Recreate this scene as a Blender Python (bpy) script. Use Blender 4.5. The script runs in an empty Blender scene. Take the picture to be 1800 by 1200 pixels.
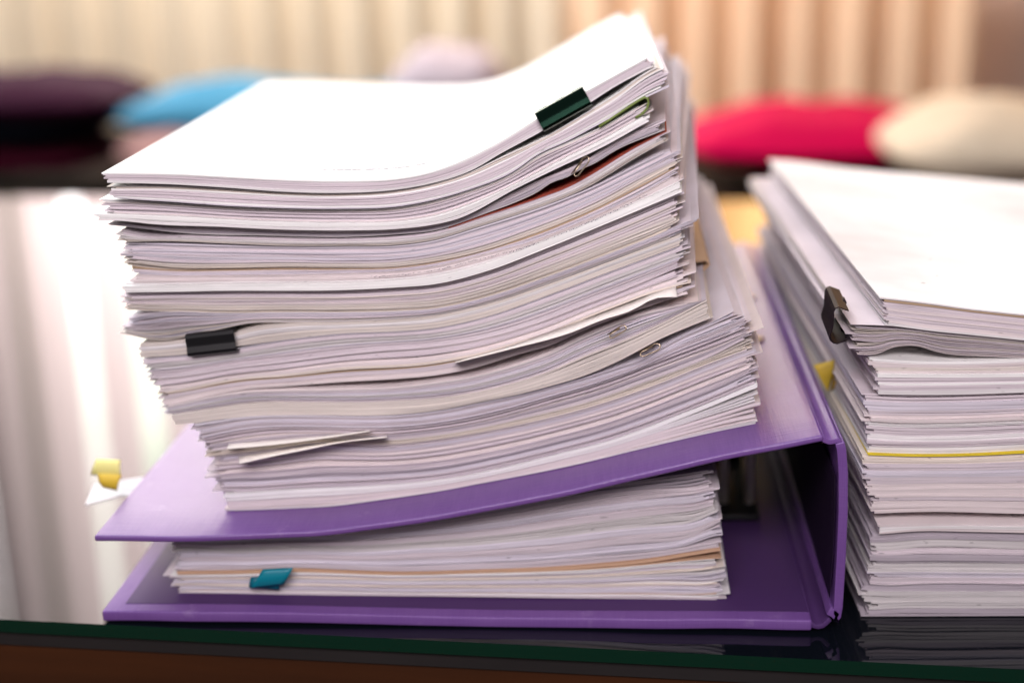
import bpy, bmesh, math, random
import numpy as np
from mathutils import Vector, Matrix

rng = np.random.default_rng(11)
random.seed(5)
SC = bpy.context.scene
COL = SC.collection

# ------------------------------------------------------------------ camera
F_PX = 2500.0                       # 50 mm lens on a 36 mm wide frame, in pixels of an 1800 wide frame
YAW, PITCH, ROLL = 0.0764, 0.2918, -0.0224
CAM = np.array([0.2021, -0.4914, 0.2637])
_fw = np.array([-math.sin(YAW)*math.cos(PITCH), math.cos(YAW)*math.cos(PITCH), -math.sin(PITCH)])
_r = np.array([math.cos(YAW), math.sin(YAW), 0.0]); _u = np.cross(_r, _fw)
_r, _u = _r*math.cos(ROLL)+_u*math.sin(ROLL), -_r*math.sin(ROLL)+_u*math.cos(ROLL)
cam_d = bpy.data.cameras.new('camera'); cam = bpy.data.objects.new('camera', cam_d); COL.objects.link(cam)
cam_d.lens = 50; cam_d.sensor_width = 36; cam_d.clip_start = 0.01; cam_d.clip_end = 60
M = Matrix(((_r[0], _u[0], -_fw[0], CAM[0]), (_r[1], _u[1], -_fw[1], CAM[1]), (_r[2], _u[2], -_fw[2], CAM[2]), (0, 0, 0, 1)))
cam.matrix_world = M
cam_d.dof.use_dof = True; cam_d.dof.focus_distance = 0.525; cam_d.dof.aperture_fstop = 3.6
SC.camera = cam

# ------------------------------------------------------------------ world, lamps, exposure
w = bpy.data.worlds.new('World'); SC.world = w; w.use_nodes = True
w.node_tree.nodes['Background'].inputs[0].default_value = (0.86, 0.76, 0.84, 1)
w.node_tree.nodes['Background'].inputs[1].default_value = 0.20
SC.view_settings.view_transform = 'Standard'; SC.view_settings.look = 'None'
SC.view_settings.exposure = 0.0; SC.view_settings.gamma = 1.0; SC.view_settings.use_curve_mapping = False
SC.cycles.use_denoising = True
SC.cycles.max_bounces = 8; SC.cycles.diffuse_bounces = 4

def area(name, loc, target, sx, sy, power, col):
    d = bpy.data.lights.new(name, 'AREA'); d.shape = 'RECTANGLE'; d.size = sx; d.size_y = sy
    d.energy = power; d.color = col
    o = bpy.data.objects.new(name, d); COL.objects.link(o); o.location = loc
    o.rotation_euler = (Vector(target)-Vector(loc)).to_track_quat('-Z', 'Y').to_euler()
    return o
area('ceiling_light', (-0.30, 0.60, 1.75), (0.2, 0.15, 0.1), 1.3, 0.9, 12.5, (1.0, 0.985, 1.0))
area('side_window_light', (-1.05, 0.45, 1.65), (0.2, 0.15, 0.1), 1.2, 1.2, 22, (0.86, 0.94, 1.0))
fl_ = area('front_fill_light', (0.16, -0.80, 0.70), (0.18, 0.0, 0.25), 0.8, 0.30, 2.5, (1.0, 0.90, 0.935)); fl_.data.spread = math.radians(75)  # unseen fill lamp added in front, above the camera
area('curtain_fill_light', (-0.7, 1.5, 1.1), (0.5, 2.6, 0.0), 1.2, 0.5, 36, (1.0, 0.95, 0.90))  # unseen lamp added only to brighten the curtains

# ------------------------------------------------------------------ helpers
def ray(x, y): return _fw*F_PX + _r*(x-900) - _u*(y-600)
def at_plane(x, y, y0, k=0.0, x0=0.2):            # hit the upright plane  Y = y0 + k (X - x0)
    d = ray(x, y); t = (y0 + k*(CAM[0]-x0) - CAM[1])/(d[1]-k*d[0]); return CAM+t*d
def at_z(x, y, z): d = ray(x, y); t = (z-CAM[2])/d[2]; return CAM+t*d

def tag(o, label=None, cat=None, group=None, kind=None):
    if label: o['label'] = label
    if cat: o['category'] = cat
    if group: o['group'] = group
    if kind: o['kind'] = kind
    return o
def empty(name, loc=(0, 0, 0)):
    o = bpy.data.objects.new(name, None); COL.objects.link(o); o.location = loc; return o
def link(name, me, mat, parent=None, smooth=False):
    o = bpy.data.objects.new(name, me); COL.objects.link(o)
    if mat: me.materials.append(mat)
    if smooth:
        for p in me.polygons: p.use_smooth = True
    if parent:
        o.parent = parent; o.matrix_parent_inverse = Matrix.Translation(-Vector(parent.location))
    return o
def mesh(name, v, f, mat, parent=None, smooth=False, col=None, uv=None):
    me = bpy.data.meshes.new(name)
    v = np.asarray(v, float)
    me.from_pydata(v.tolist(), [], f if isinstance(f, list) else f.tolist()); me.update()
    if col is not None:
        a = me.color_attributes.new('col', 'FLOAT_COLOR', 'POINT')
        c4 = np.ones((len(v), 4), np.float32); c4[:, :3] = col; a.data.foreach_set('color', c4.ravel())
    if uv is not None:
        a = me.attributes.new('lay', 'FLOAT_VECTOR', 'POINT')
        a.data.foreach_set('vector', np.asarray(uv, np.float32).ravel())
    return link(name, me, mat, parent, smooth)
def bevel(o, wd, seg=2, ang=35):
    m = o.modifiers.new('b', 'BEVEL'); m.width = wd; m.segments = seg; m.limit_method = 'ANGLE'; m.angle_limit = math.radians(ang)
    for p in o.data.polygons: p.use_smooth = True
    return o
def box(name, a, b, mat, parent=None, bv=0, rot=None, org=None):
    x0, y0, z0 = a; x1, y1, z1 = b
    v = np.array([(x, y, z) for z in (z0, z1) for y in (y0, y1) for x in (x0, x1)], float)
    if rot is not None:
        c, s = math.cos(rot), math.sin(rot); ox, oy = org
        X = v[:, 0].copy(); Y = v[:, 1].copy(); v[:, 0] = ox+c*X-s*Y; v[:, 1] = oy+s*X+c*Y
    f = [(0, 2, 3, 1), (4, 5, 7, 6), (0, 1, 5, 4), (2, 6, 7, 3), (0, 4, 6, 2), (1, 3, 7, 5)]
    o = mesh(name, v, f, mat, parent)
    if bv: bevel(o, bv, 3)
    return o
def tube(name, pts, r, mat, parent=None, seg=8):
    pts = [Vector(p) for p in pts]; v = []; f = []
    n0 = None
    for i, p in enumerate(pts):
        t = (pts[min(i+1, len(pts)-1)]-pts[max(i-1, 0)]).normalized()
        if n0 is None: n0 = t.orthogonal().normalized()
        n0 = (n0-t*n0.dot(t)).normalized(); b = t.cross(n0)
        for k in range(seg):
            a = 2*math.pi*k/seg; v.append(p+n0*math.cos(a)*r+b*math.sin(a)*r)
    for i in range(len(pts)-1):
        for k in range(seg):
            k2 = (k+1) % seg; f.append((i*seg+k, i*seg+k2, (i+1)*seg+k2, (i+1)*seg+k))
    f.append(tuple(range(seg))[::-1]); f.append(tuple(range((len(pts)-1)*seg, len(pts)*seg)))
    return mesh(name, [tuple(q) for q in v], f, mat, parent, True)
def noise1(n=4, fr=(4, 30)):                       # a smooth random function of one variable, about -1..1
    fs = rng.uniform(*fr, n); ph = rng.uniform(0, 6.28, n); am = rng.uniform(.4, 1, n); am /= am.sum()
    return lambda x: (am*np.sin(np.multiply.outer(x, fs)*6.28+ph)).sum(-1)*1.4
def pchip(xs, ys, x):
    xs = np.asarray(xs, float); ys = np.asarray(ys, float); h = np.diff(xs); d = np.diff(ys)/h
    m = np.zeros(len(xs)); m[0], m[-1] = d[0], d[-1]
    for i in range(1, len(xs)-1): m[i] = (d[i-1]*h[i]+d[i]*h[i-1])/(h[i-1]+h[i])
    i = np.clip(np.searchsorted(xs, x)-1, 0, len(h)-1); t = (x-xs[i])/h[i]
    tc = np.clip(t, 0, 1)
    y = (2*tc**3-3*tc**2+1)*ys[i]+(tc**3-2*tc**2+tc)*h[i]*m[i]+(-2*tc**3+3*tc**2)*ys[i+1]+(tc**3-tc**2)*h[i]*m[i+1]
    return y+np.where(t < 0, (x-xs[0])*m[0]*.5, 0)+np.where(t > 1, (x-xs[-1])*m[-1]*.8, 0)

# ------------------------------------------------------------------ materials
def new_mat(name):
    m = bpy.data.materials.new(name); m.use_nodes = True
    return m, m.node_tree, m.node_tree.nodes['Principled BSDF']
def plain(name, c, rough=.5, metal=0, spec=.5, coat=0, bump=0, bscale=200, var=0):
    m, t, b = new_mat(name)
    b.inputs['Base Color'].default_value = (*c, 1); b.inputs['Roughness'].default_value = rough
    b.inputs['Metallic'].default_value = metal; b.inputs['Specular IOR Level'].default_value = spec
    b.inputs['Coat Weight'].default_value = coat
    if bump or var:
        tc = t.nodes.new('ShaderNodeTexCoord'); n = t.nodes.new('ShaderNodeTexNoise'); n.inputs['Scale'].default_value = bscale
        n.inputs['Detail'].default_value = 6
        t.links.new(tc.outputs['Object'], n.inputs['Vector'])
        if bump:
            bp = t.nodes.new('ShaderNodeBump'); bp.inputs['Strength'].default_value = bump; bp.inputs['Distance'].default_value = .001
            t.links.new(n.outputs['Fac'], bp.inputs['Height']); t.links.new(bp.outputs['Normal'], b.inputs['Normal'])
        if var:
            mx = t.nodes.new('ShaderNodeMix'); mx.data_type = 'RGBA'
            mx.inputs[6].default_value = (*[q*(1-var) for q in c], 1); mx.inputs[7].default_value = (*[min(1, q*(1+var)) for q in c], 1)
            t.links.new(n.outputs['Fac'], mx.inputs[0]); t.links.new(mx.outputs[2], b.inputs['Base Color'])
    return m
def paper_material(name):
    m, t, b = new_mat(name); N = t.nodes; L = t.links
    b.inputs['Roughness'].default_value = .75; b.inputs['Specular IOR Level'].default_value = .25
    vc = N.new('ShaderNodeAttribute'); vc.attribute_name = 'col'
    la = N.new('ShaderNodeAttribute'); la.attribute_name = 'lay'
    mp = N.new('ShaderNodeMapping'); mp.inputs['Scale'].default_value = (9, 9, 2600)     # single sheets inside a slab: long thin streaks
    n = N.new('ShaderNodeTexNoise'); n.inputs['Scale'].default_value = 1; n.inputs['Detail'].default_value = 3
    L.new(la.outputs['Vector'], mp.inputs['Vector']); L.new(mp.outputs[0], n.inputs['Vector'])
    rp = N.new('ShaderNodeMapRange'); rp.inputs[1].default_value = .32; rp.inputs[2].default_value = .68
    rp.inputs[3].default_value = .80; rp.inputs[4].default_value = 1.06
    L.new(n.outputs['Fac'], rp.inputs[0])
    # only the cut edges carry the streaks: the z of 'lay' is constant over a sheet's top face, so it stays even there
    n2 = N.new('ShaderNodeTexNoise'); n2.inputs['Scale'].default_value = 60; n2.inputs['Detail'].default_value = 5   # grime
    mp2 = N.new('ShaderNodeMapping'); mp2.inputs['Scale'].default_value = (1, 1, 5)
    L.new(la.outputs['Vector'], mp2.inputs['Vector']); L.new(mp2.outputs[0], n2.inputs['Vector'])
    r2 = N.new('ShaderNodeMapRange'); r2.inputs[1].default_value = .3; r2.inputs[2].default_value = .7; r2.inputs[3].default_value = .93; r2.inputs[4].default_value = 1.03
    L.new(n2.outputs['Fac'], r2.inputs[0])
    mu = N.new('ShaderNodeMath'); mu.operation = 'MULTIPLY'; L.new(rp.outputs[0], mu.inputs[0]); L.new(r2.outputs[0], mu.inputs[1])
    n3 = N.new('ShaderNodeTexNoise'); n3.inputs['Scale'].default_value = 1; n3.inputs['Detail'].default_value = 1
    mp3 = N.new('ShaderNodeMapping'); mp3.inputs['Scale'].default_value = (170, 170, 420)
    L.new(la.outputs['Vector'], mp3.inputs['Vector']); L.new(mp3.outputs[0], n3.inputs['Vector'])
    r3 = N.new('ShaderNodeMapRange'); r3.inputs[1].default_value = .76; r3.inputs[2].default_value = .82; r3.inputs[3].default_value = 1.0; r3.inputs[4].default_value = .62
    L.new(n3.outputs['Fac'], r3.inputs[0])
    mu3 = N.new('ShaderNodeMath'); mu3.operation = 'MULTIPLY'; L.new(mu.outputs[0], mu3.inputs[0]); L.new(r3.outputs[0], mu3.inputs[1]); mu = mu3
    sc = N.new('ShaderNodeVectorMath'); sc.operation = 'SCALE'; L.new(vc.outputs['Color'], sc.inputs[0]); L.new(mu.outputs[0], sc.inputs['Scale'])
    L.new(sc.outputs[0], b.inputs['Base Color'])
    bp = N.new('ShaderNodeBump'); bp.inputs['Strength'].default_value = .35; bp.inputs['Distance'].default_value = .0004
    L.new(n.outputs['Fac'], bp.inputs['Height']); L.new(bp.outputs[0], b.inputs['Normal'])
    return m
PAPER = paper_material('paper')
def page_material(name, c):
    m, t, b = new_mat(name); b.inputs['Base Color'].default_value = (*c, 1); b.inputs['Roughness'].default_value = .8
    b.inputs['Specular IOR Level'].default_value = .2
    return m
WHITE = page_material('white_page', (.86, .86, .87)); CREAM = page_material('cream_page', (.88, .84, .78))
def purple_material(rough=.38, spec=.6, name='purple_linen_vinyl'):
    m, t, b = new_mat(name); N = t.nodes; L = t.links
    tc = N.new('ShaderNodeTexCoord')
    out = []
    for ax, s in ((0, (1500, 55, 55)), (1, (55, 1500, 55)), (2, (55, 55, 1500))):
        mp = N.new('ShaderNodeMapping'); mp.inputs['Scale'].default_value = s
        n = N.new('ShaderNodeTexNoise'); n.inputs['Scale'].default_value = 1; n.inputs['Detail'].default_value = 2
        L.new(tc.outputs['Object'], mp.inputs[0]); L.new(mp.outputs[0], n.inputs['Vector']); out.append(n)
    a = N.new('ShaderNodeMath'); a.operation = 'ADD'; L.new(out[0].outputs['Fac'], a.inputs[0]); L.new(out[1].outputs['Fac'], a.inputs[1])
    a2 = N.new('ShaderNodeMath'); a2.operation = 'ADD'; L.new(a.outputs[0], a2.inputs[0]); L.new(out[2].outputs['Fac'], a2.inputs[1])
    bp = N.new('ShaderNodeBump'); bp.inputs['Strength'].default_value = .35; bp.inputs['Distance'].default_value = .0003
    L.new(a2.outputs[0], bp.inputs['Height']); L.new(bp.outputs[0], b.inputs['Normal'])
    rp = N.new('ShaderNodeMapRange'); rp.inputs[1].default_value = 1.1; rp.inputs[2].default_value = 1.9; rp.inputs[3].default_value = 0; rp.inputs[4].default_value = 1
    L.new(a2.outputs[0], rp.inputs[0])
    mx = N.new('ShaderNodeMix'); mx.data_type = 'RGBA'
    mx.inputs[6].default_value = (.150, .064, .262, 1); mx.inputs[7].default_value = (.18, .085, .30, 1)
    L.new(rp.outputs[0], mx.inputs[0])
    sn = N.new('ShaderNodeTexNoise'); sn.inputs['Scale'].default_value = 45; sn.inputs['Detail'].default_value = 8; sn.inputs['Roughness'].default_value = .7
    L.new(tc.outputs['Object'], sn.inputs['Vector'])
    sr = N.new('ShaderNodeMapRange'); sr.inputs[1].default_value = .60; sr.inputs[2].default_value = .74; sr.inputs[3].default_value = 0; sr.inputs[4].default_value = .35
    L.new(sn.outputs['Fac'], sr.inputs[0])
    mw = N.new('ShaderNodeMix'); mw.data_type = 'RGBA'; mw.inputs[7].default_value = (.42, .30, .52, 1)
    L.new(sr.outputs[0], mw.inputs[0]); L.new(mx.outputs[2], mw.inputs[6]); L.new(mw.outputs[2], b.inputs['Base Color'])
    b.inputs['Roughness'].default_value = rough; b.inputs['Specular IOR Level'].default_value = spec
    return m
PURPLE = purple_material(); PURPLE_IN = purple_material(.5, .35, 'purple_linen_inside'); HINGE = plain('purple_hinge_shaded', (.075, .032, .13), .6, spec=.2)  # hinge purple darkened to stand for the shade inside the binder
BLACKM = plain('black_clip_steel', (.008, .008, .009), .28, 0, .6, .5)
CHROME = plain('chrome', (.75, .74, .72), .18, 1)
RINGM = plain('satin_nickel', (.85, .78, .72), .35, .35)
BRASS = plain('wire', (.42, .34, .24), .3, 1)
DARKMETAL = plain('dark_plate', (.02, .02, .022), .35, .6)
TEAL = plain('teal_film', (.0, .20, .27), .35, spec=.5)
YELLOW = plain('yellow_film', (.78, .55, .05), .5); PALEYEL = plain('pale_yellow_film', (.95, .90, .32), .5)
INK = plain('ink', (.05, .045, .07), .8); GREYINK = plain('grey_ink', (.46, .46, .50), .8)
KRAFT = plain('kraft_card', (.50, .33, .20), .7, var=.1, bscale=90)
GREEN = plain('green_card', (.16, .22, .05), .55)

# ------------------------------------------------------------------ desk
TR, TO = math.radians(-3.9), (-0.0421, 0.0021)
desk = empty('desk', (TO[0], TO[1], -.75)); tag(desk, 'dark glass topped desk with green glass edge under the binder and papers', 'desk')
GL, GLT, GLB = new_mat('dark_glass')
GLB.inputs['Base Color'].default_value = (.0035, .005, .008, 1); GLB.inputs['Roughness'].default_value = .015; GLB.inputs['IOR'].default_value = 1.40
GE = plain('green_glass_edge', (.0015, .022, .012), .12)
g = box('glass_top', (-1.3, 0, -.0056), (1.6, .862, 0), GL, desk, 0, TR, TO)
g.data.materials.append(GE)
g.data.polygons[2].material_index = 1
box('edge_band', (-1.29, .0025, -.0125), (1.59, .855, -.0059), plain('charcoal_laminate', (.017, .015, .015), .45, var=.5, bscale=14), desk, 0, TR, TO)
WOOD = bpy.data.materials.new('brown_wood'); WOOD.use_nodes = True
_t = WOOD.node_tree; _b = _t.nodes['Principled BSDF']; _tc = _t.nodes.new('ShaderNodeTexCoord'); _mp = _t.nodes.new('ShaderNodeMapping')
_mp.inputs['Scale'].default_value = (4, 90, 90); _n = _t.nodes.new('ShaderNodeTexNoise'); _n.inputs['Detail'].default_value = 5; _n.inputs['Scale'].default_value = 1
_mx = _t.nodes.new('ShaderNodeMix'); _mx.data_type = 'RGBA'; _mx.inputs[6].default_value = (.02, .006, .0015, 1); _mx.inputs[7].default_value = (.075, .022, .005, 1)
_t.links.new(_tc.outputs['Object'], _mp.inputs[0]); _t.links.new(_mp.outputs[0], _n.inputs['Vector']); _t.links.new(_n.outputs['Fac'], _mx.inputs[0]); _t.links.new(_mx.outputs[2], _b.inputs['Base Color']); _b.inputs['Roughness'].default_value = .4
box('desk_board', (-1.28, .004, -.06), (1.58, .85, -.0128), WOOD, desk, 0, TR, TO)
for lx, ly in ((-1.2, .06), (1.5, .06), (-1.2, .79), (1.5, .79)):
    box('leg', (lx-.03, ly-.03, -.75), (lx+.03, ly+.03, -.061), WOOD, desk, .003, TR, TO)

# ------------------------------------------------------------------ background room
fl = box('floor', (-6, -4, -.78), (6, 5, -.75), plain('floor_tile', (.12, .08, .06), .6, var=.3, bscale=3)); tag(fl, kind='structure')
wallm = plain('plaster', (.78, .60, .50), .8, var=.12, bscale=3)
wl = box('wall', (-6, 2.80, -.75), (6, 2.95, .245), wallm); tag(wl, kind='structure')
wr = box('wall_beside_window', (1.60, 2.80, .245), (6, 2.95, 2.6), wallm); tag(wr, kind='structure')
wl2 = box('wall_above_window', (-6, 2.80, 2.05), (1.60, 2.95, 2.6), wallm); tag(wl2, kind='structure')
# daylight garden beyond the window
SK, t, b = new_mat('garden_daylight'); N = t.nodes; L = t.links
N.remove(b); em = N.new('ShaderNodeEmission'); tc = N.new('ShaderNodeTexCoord'); mp = N.new('ShaderNodeMapping'); mp.inputs['Scale'].default_value = (3.2, 1, .8)
n = N.new('ShaderNodeTexNoise'); n.inputs['Scale'].default_value = 1; n.inputs['Detail'].default_value = 3
cr = N.new('ShaderNodeValToRGB'); e = cr.color_ramp.elements
e[0].position = .34; e[0].color = (.26, .32, .24, 1); e[1].position = .66; e[1].color = (1, .94, .95, 1)
q = cr.color_ramp.elements.new(.48); q.color = (.62, .69, .55, 1); q = cr.color_ramp.elements.new(.57); q.color = (.90, .84, .80, 1)
L.new(tc.outputs['Object'], mp.inputs[0]); L.new(mp.outputs[0], n.inputs['Vector']); L.new(n.outputs['Fac'], cr.inputs[0]); L.new(cr.outputs[0], em.inputs[0])
em.inputs[1].default_value = 12.0; L.new(em.outputs[0], N['Material Output'].inputs[0])
sk = mesh('sky', [(-5, 4.2, -1), (4, 4.2, -1), (4, 4.2, 4), (-5, 4.2, 4)], [(0, 1, 2, 3)], SK); tag(sk, kind='structure')
# window frame
win = empty('window', (-.5, 2.85, .25)); tag(win, 'bright garden window behind the hanging blind strips', 'window')
fm = plain('window_frame_paint', (.30, .22, .19), .5)
for a_, b_ in (((-3, 2.82, .2452), (1.598, 2.90, .285)), ((-3, 2.82, 2.01), (1.598, 2.90, 2.049)), ((-3, 2.821, .2852), (-2.95, 2.899, 2.009)),
               ((-1.42, 2.821, .2852), (-1.28, 2.899, 2.009)), ((.25, 2.821, .2852), (.31, 2.899, 2.009)), ((1.55, 2.821, .2852), (1.597, 2.899, 2.009))):
    box('frame', a_, b_, fm, win)
# vertical blind strips, translucent
def sheer(name, c, tr=.45):
    m, t, b = new_mat(name); N = t.nodes; L = t.links
    tl = N.new('ShaderNodeBsdfTranslucent'); tl.inputs[0].default_value = (*c, 1)
    b.inputs['Base Color'].default_value = (*c, 1); b.inputs['Roughness'].default_value = .9
    mx = N.new('ShaderNodeMixShader'); mx.inputs[0].default_value = tr
    L.new(b.outputs[0], mx.inputs[1]); L.new(tl.outputs[0], mx.inputs[2]); L.new(mx.outputs[0], N['Material Output'].inputs[0])
    return m
BL = sheer('blind_fabric', (.98, .77, .84), .85)
blind = empty('vertical_blind', (-.5, 2.72, 2.0)); tag(blind, 'pale pink vertical blind strips hanging in front of the window', 'window blind')
x = -2.6
while x < .30:
    wd = random.uniform(.085, .115); a0 = random.uniform(.1, .5)
    v = []
    for z in (.29, 2.0):
        for k in range(5):
            s = (k/4-.5); v.append((x+s*wd*math.cos(a0), 2.72+s*wd*math.sin(a0)+.008*math.cos(s*3.14), z))
    f = [(k, k+1, k+6, k+5) for k in range(4)]
    mesh('slat', v, f, BL, blind, True)
    x += random.choice((.13, .145, .16, .175))
box('head_rail', (-2.7, 2.69, 2.0), (1.58, 2.75, 2.04), fm, blind)
# short pleated curtain on a rod below the window
def curtain(name, x0, x1, y, per, amp, c, label, ph=0, za=-.72, zb=.21, tr=.15):
    nx = int((x1-x0)/per*16); X = np.linspace(x0, x1, nx); nz = 10; v = []
    no = noise1(4, (.5, 3)); n2 = noise1(4, (1, 6))
    for j in range(nz):
        z = za+(zb-za)*j/(nz-1)
        for i in range(nx):
            p = 6.283*(X[i]+.012*no(X[i]))/per+ph
            v.append((X[i]+.006*math.sin(2*p), y+amp*(1+.3*n2(X[i]))*math.sin(p+.1*math.sin(j)), z))
    f = [(j*nx+i, j*nx+i+1, (j+1)*nx+i+1, (j+1)*nx+i) for j in range(nz-1) for i in range(nx-1)]
    root = empty(name, ((x0+x1)/2, y, za)); tag(root, label, 'curtain')
    mesh('fabric', v, f, sheer(name+'_cloth', c, tr), root, True)
    tube('rod', [(x0-.02, y, zb-.02), (x1+.02, y, zb-.02)], .008, CHROME, root)
curtain('curtain', -1.45, .10, 2.62, .106, .036, (.80, .70, .56), 'grey beige pleated curtain in the left of the background')
curtain('curtain', .12, .95, 2.60, .108, .038, (.93, .68, .48), 'peach orange pleated curtain in the right of the background', 1.1)

curtain('drape', .32, 1.56, 2.70, .16, .03, (1.0, .58, .28), 'long peach drape glowing in front of the right half of the window', .4, .245, 2.0, .85)
# low bench with clothes and cushions
bench = empty('bench', (0, 1.5, -.75)); tag(bench, 'dark low bench behind the desk carrying clothes and cushions', 'bench')
bz = -.105
DW = plain('dark_bench_wood', (.018, .010, .007), .95, spec=.05, var=.4, bscale=9)
box('seat', (-1.6, 1.25, bz-.05), (2.0, 2.05, bz), DW, bench, .006)
box('front_panel', (-1.55, 1.29, -.70), (1.95, 1.32, bz-.051), DW, bench)
for lx in (-1.52, 1.9):
    for ly in (1.28, 1.98): box('leg', (lx-.03, ly-.03, -.75), (lx+.03, ly+.03, -.701), DW, bench)
def soft(name, label, cat, c, cx, cy, z0, sx, sy, sz, sag=.3, group=None, rough=.8, seed=1, rz=0):
    """a cushion or folded cloth: superellipsoid with dents"""
    r = np.random.default_rng(seed); U, V = 48, 24; v = []
    p = r.uniform(0, 6.28, 8)
    for j in range(V+1):
        a = -math.pi/2+math.pi*j/V
        for i in range(U):
            b_ = 2*math.pi*i/U
            sg = lambda q, e_: math.copysign(abs(q)**e_, q)
            X = sg(math.cos(a), .55)*sg(math.cos(b_), .55); Y = sg(math.cos(a), .55)*sg(math.sin(b_), .55); Z = sg(math.sin(a), .9)
            Z *= 1-sag*max(abs(X), abs(Y))**3
            d = 1+.13*math.sin(5*X+p[0])+.08*math.sin(6*Y+p[1])+.06*math.sin(11*X+7*Y+p[2])+.04*math.sin(17*X-5*Y+p[4])
            Z *= d*(1+.2*math.sin(3*X+p[3]))
            x_, y_ = X*sx/2, Y*sy/2
            v.append((x_*math.cos(rz)-y_*math.sin(rz), x_*math.sin(rz)+y_*math.cos(rz), Z*sz/2))
    f = [(j*U+i, j*U+(i+1) % U, (j+1)*U+(i+1) % U, (j+1)*U+i) for j in range(V) for i in range(U)]
    v = np.array(v); v[:, 2] -= v[:, 2].min(); v += (cx, cy, z0)
    m = plain(name+'_fabric_'+str(seed), c, rough, spec=.04, bump=.3, bscale=60, var=.12)
    m.node_tree.nodes['Principled BSDF'].inputs['Sheen Weight'].default_value = .0
    return tag(mesh(name, v, f, m, None, True), label, cat, group)
def soft_px(name, label, cat, c, xa, xb, yt, yb, Yc, depth, **k):
    A = at_plane(xa, yb, Yc); B = at_plane(xb, yb, Yc); T = at_plane((xa+xb)/2, yt, Yc)
    return soft(name, label, cat, c, (A[0]+B[0])/2, Yc, min(A[2], B[2]), abs(B[0]-A[0]), depth, T[2]-(A[2]+B[2])/2, **k)
soft_px('folded_garment', 'dark red folded garment at the bottom of the pile on the left', 'clothing', (.032, .002, .008), -190, 235, 232, 300, 1.5, .30, seed=3)
soft_px('folded_garment', 'black folded garment in the middle of the dark pile on the left', 'clothing', (.004, .005, .009), -200, 215, 196, 250, 1.5, .28, seed=4)
soft_px('folded_garment', 'dark plum folded garment on top of the dark pile on the left', 'clothing', (.026, .005, .016), -190, 255, 138, 212, 1.5, .30, seed=5)
soft_px('folded_towel', 'bright blue folded cloth beside the dark clothes', 'cloth', (.05, .19, .30), 222, 760, 164, 246, 1.5, .26, seed=6)
soft_px('folded_towel', 'dusty mauve folded cloth under the blue cloth', 'cloth', (.30, .17, .16), 235, 520, 232, 300, 1.45, .26, seed=16)
soft_px('pillow', 'pale lilac white pillow behind the top of the tall paper pile', 'pillow', (.36, .30, .33), 690, 890, 104, 210, 1.75, .22, seed=7)
soft_px('cushion', 'flat magenta red cushion on the bench', 'cushion', (.40, .0, .045), 1190, 1670, 176, 296, 1.5, .34, sag=.9, seed=8)
soft_px('cushion', 'rounded cream cushion behind the right paper stack', 'cushion', (.50, .41, .31), 1545, 2350, 172, 350, 1.3, .34, sag=.6, seed=9)

# ------------------------------------------------------------------ lever arch binder
cov_px = [(165, 946), (300, 947), (400, 945), (500, 941), (560, 938), (650, 927), (750, 913), (850, 895), (1000, 866), (1130, 835), (1250, 808), (1350, 788), (1450, 768)]
cov = np.array([at_plane(px, py-5, 0.0) for px, py in cov_px])
def cover_z(X): return pchip(cov[:, 0], cov[:, 2], np.asarray(X, float))
binder = empty('lever_arch_binder', (.14, .16, 0)); tag(binder, 'purple lever arch binder lying open mouthed on the glass under the tall paper pile', 'binder')
def strip(name, prof, th, y0, y1, mat, parent, ny=14, wob=.0, bv=.0009):
    """slab that follows a profile in XZ (top side), extruded along Y"""
    P = np.array(prof, float); T = np.gradient(P, axis=0); T /= np.linalg.norm(T, axis=1)[:, None]
    Nn = np.stack([-T[:, 1], T[:, 0]], 1); Q = P-Nn*th; nx = len(P)
    Y = np.linspace(y0, y1, ny); v = []
    for side in (P, Q):
        for y in Y:
            for i in range(nx):
                v.append((side[i, 0], y+wob*math.sin(60*side[i, 0]+3*math.sin(25*side[i, 0])), side[i, 1]))
    o2 = nx*ny; f = []
    for j in range(ny-1):
        for i in range(nx-1):
            a = j*nx+i; f.append((a, a+1, a+nx+1, a+nx)); f.append((o2+a, o2+a+nx, o2+a+nx+1, o2+a+1))
    for i in range(nx-1):
        f.append((i, o2+i, o2+i+1, i+1)); a = (ny-1)*nx+i; f.append((a, a+1, o2+a+1, o2+a))
    for j in range(ny-1):
        a = j*nx; f.append((a, a+nx, o2+a+nx, o2+a)); a = j*nx+nx-1; f.append((a, o2+a, o2+a+nx, a+nx))
    return bevel(mesh(name, v, f, mat, parent), bv, 3, 50)
DB = .318
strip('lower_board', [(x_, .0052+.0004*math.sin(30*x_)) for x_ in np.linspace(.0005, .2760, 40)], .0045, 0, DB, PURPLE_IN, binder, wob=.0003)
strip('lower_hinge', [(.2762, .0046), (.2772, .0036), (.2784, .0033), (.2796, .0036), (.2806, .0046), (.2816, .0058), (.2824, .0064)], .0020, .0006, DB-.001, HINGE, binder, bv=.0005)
sp = [(.2812, .0080), (.2830, .0070), (.2844, .0057), (.2856, .0052), (.2868, .0068), (.2872, .011), (.2874, .03), (.2873, .05), (.2866, .066), (.2856, .0748), (.2848, .0775)]
strip('spine', sp[::-1], .0034, .0, DB, PURPLE, binder, bv=.0008)
cx_ = np.linspace(cov[0, 0], .2770, 70)
strip('cover', [(x_, float(cover_z(x_))) for x_ in cx_], .0026, 0, DB, PURPLE, binder, wob=.0003)
ze = float(cover_z(.2770))
strip('upper_hinge', [(.2772, ze-.0004), (.2784, ze-.0016), (.2797, ze-.0021), (.2811, ze-.0018), (.2826, ze-.0014), (.2839, ze-.0024), (.2845, ze-.0042)], .0020, .0005, DB-.001, PURPLE, binder, bv=.0005)
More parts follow.
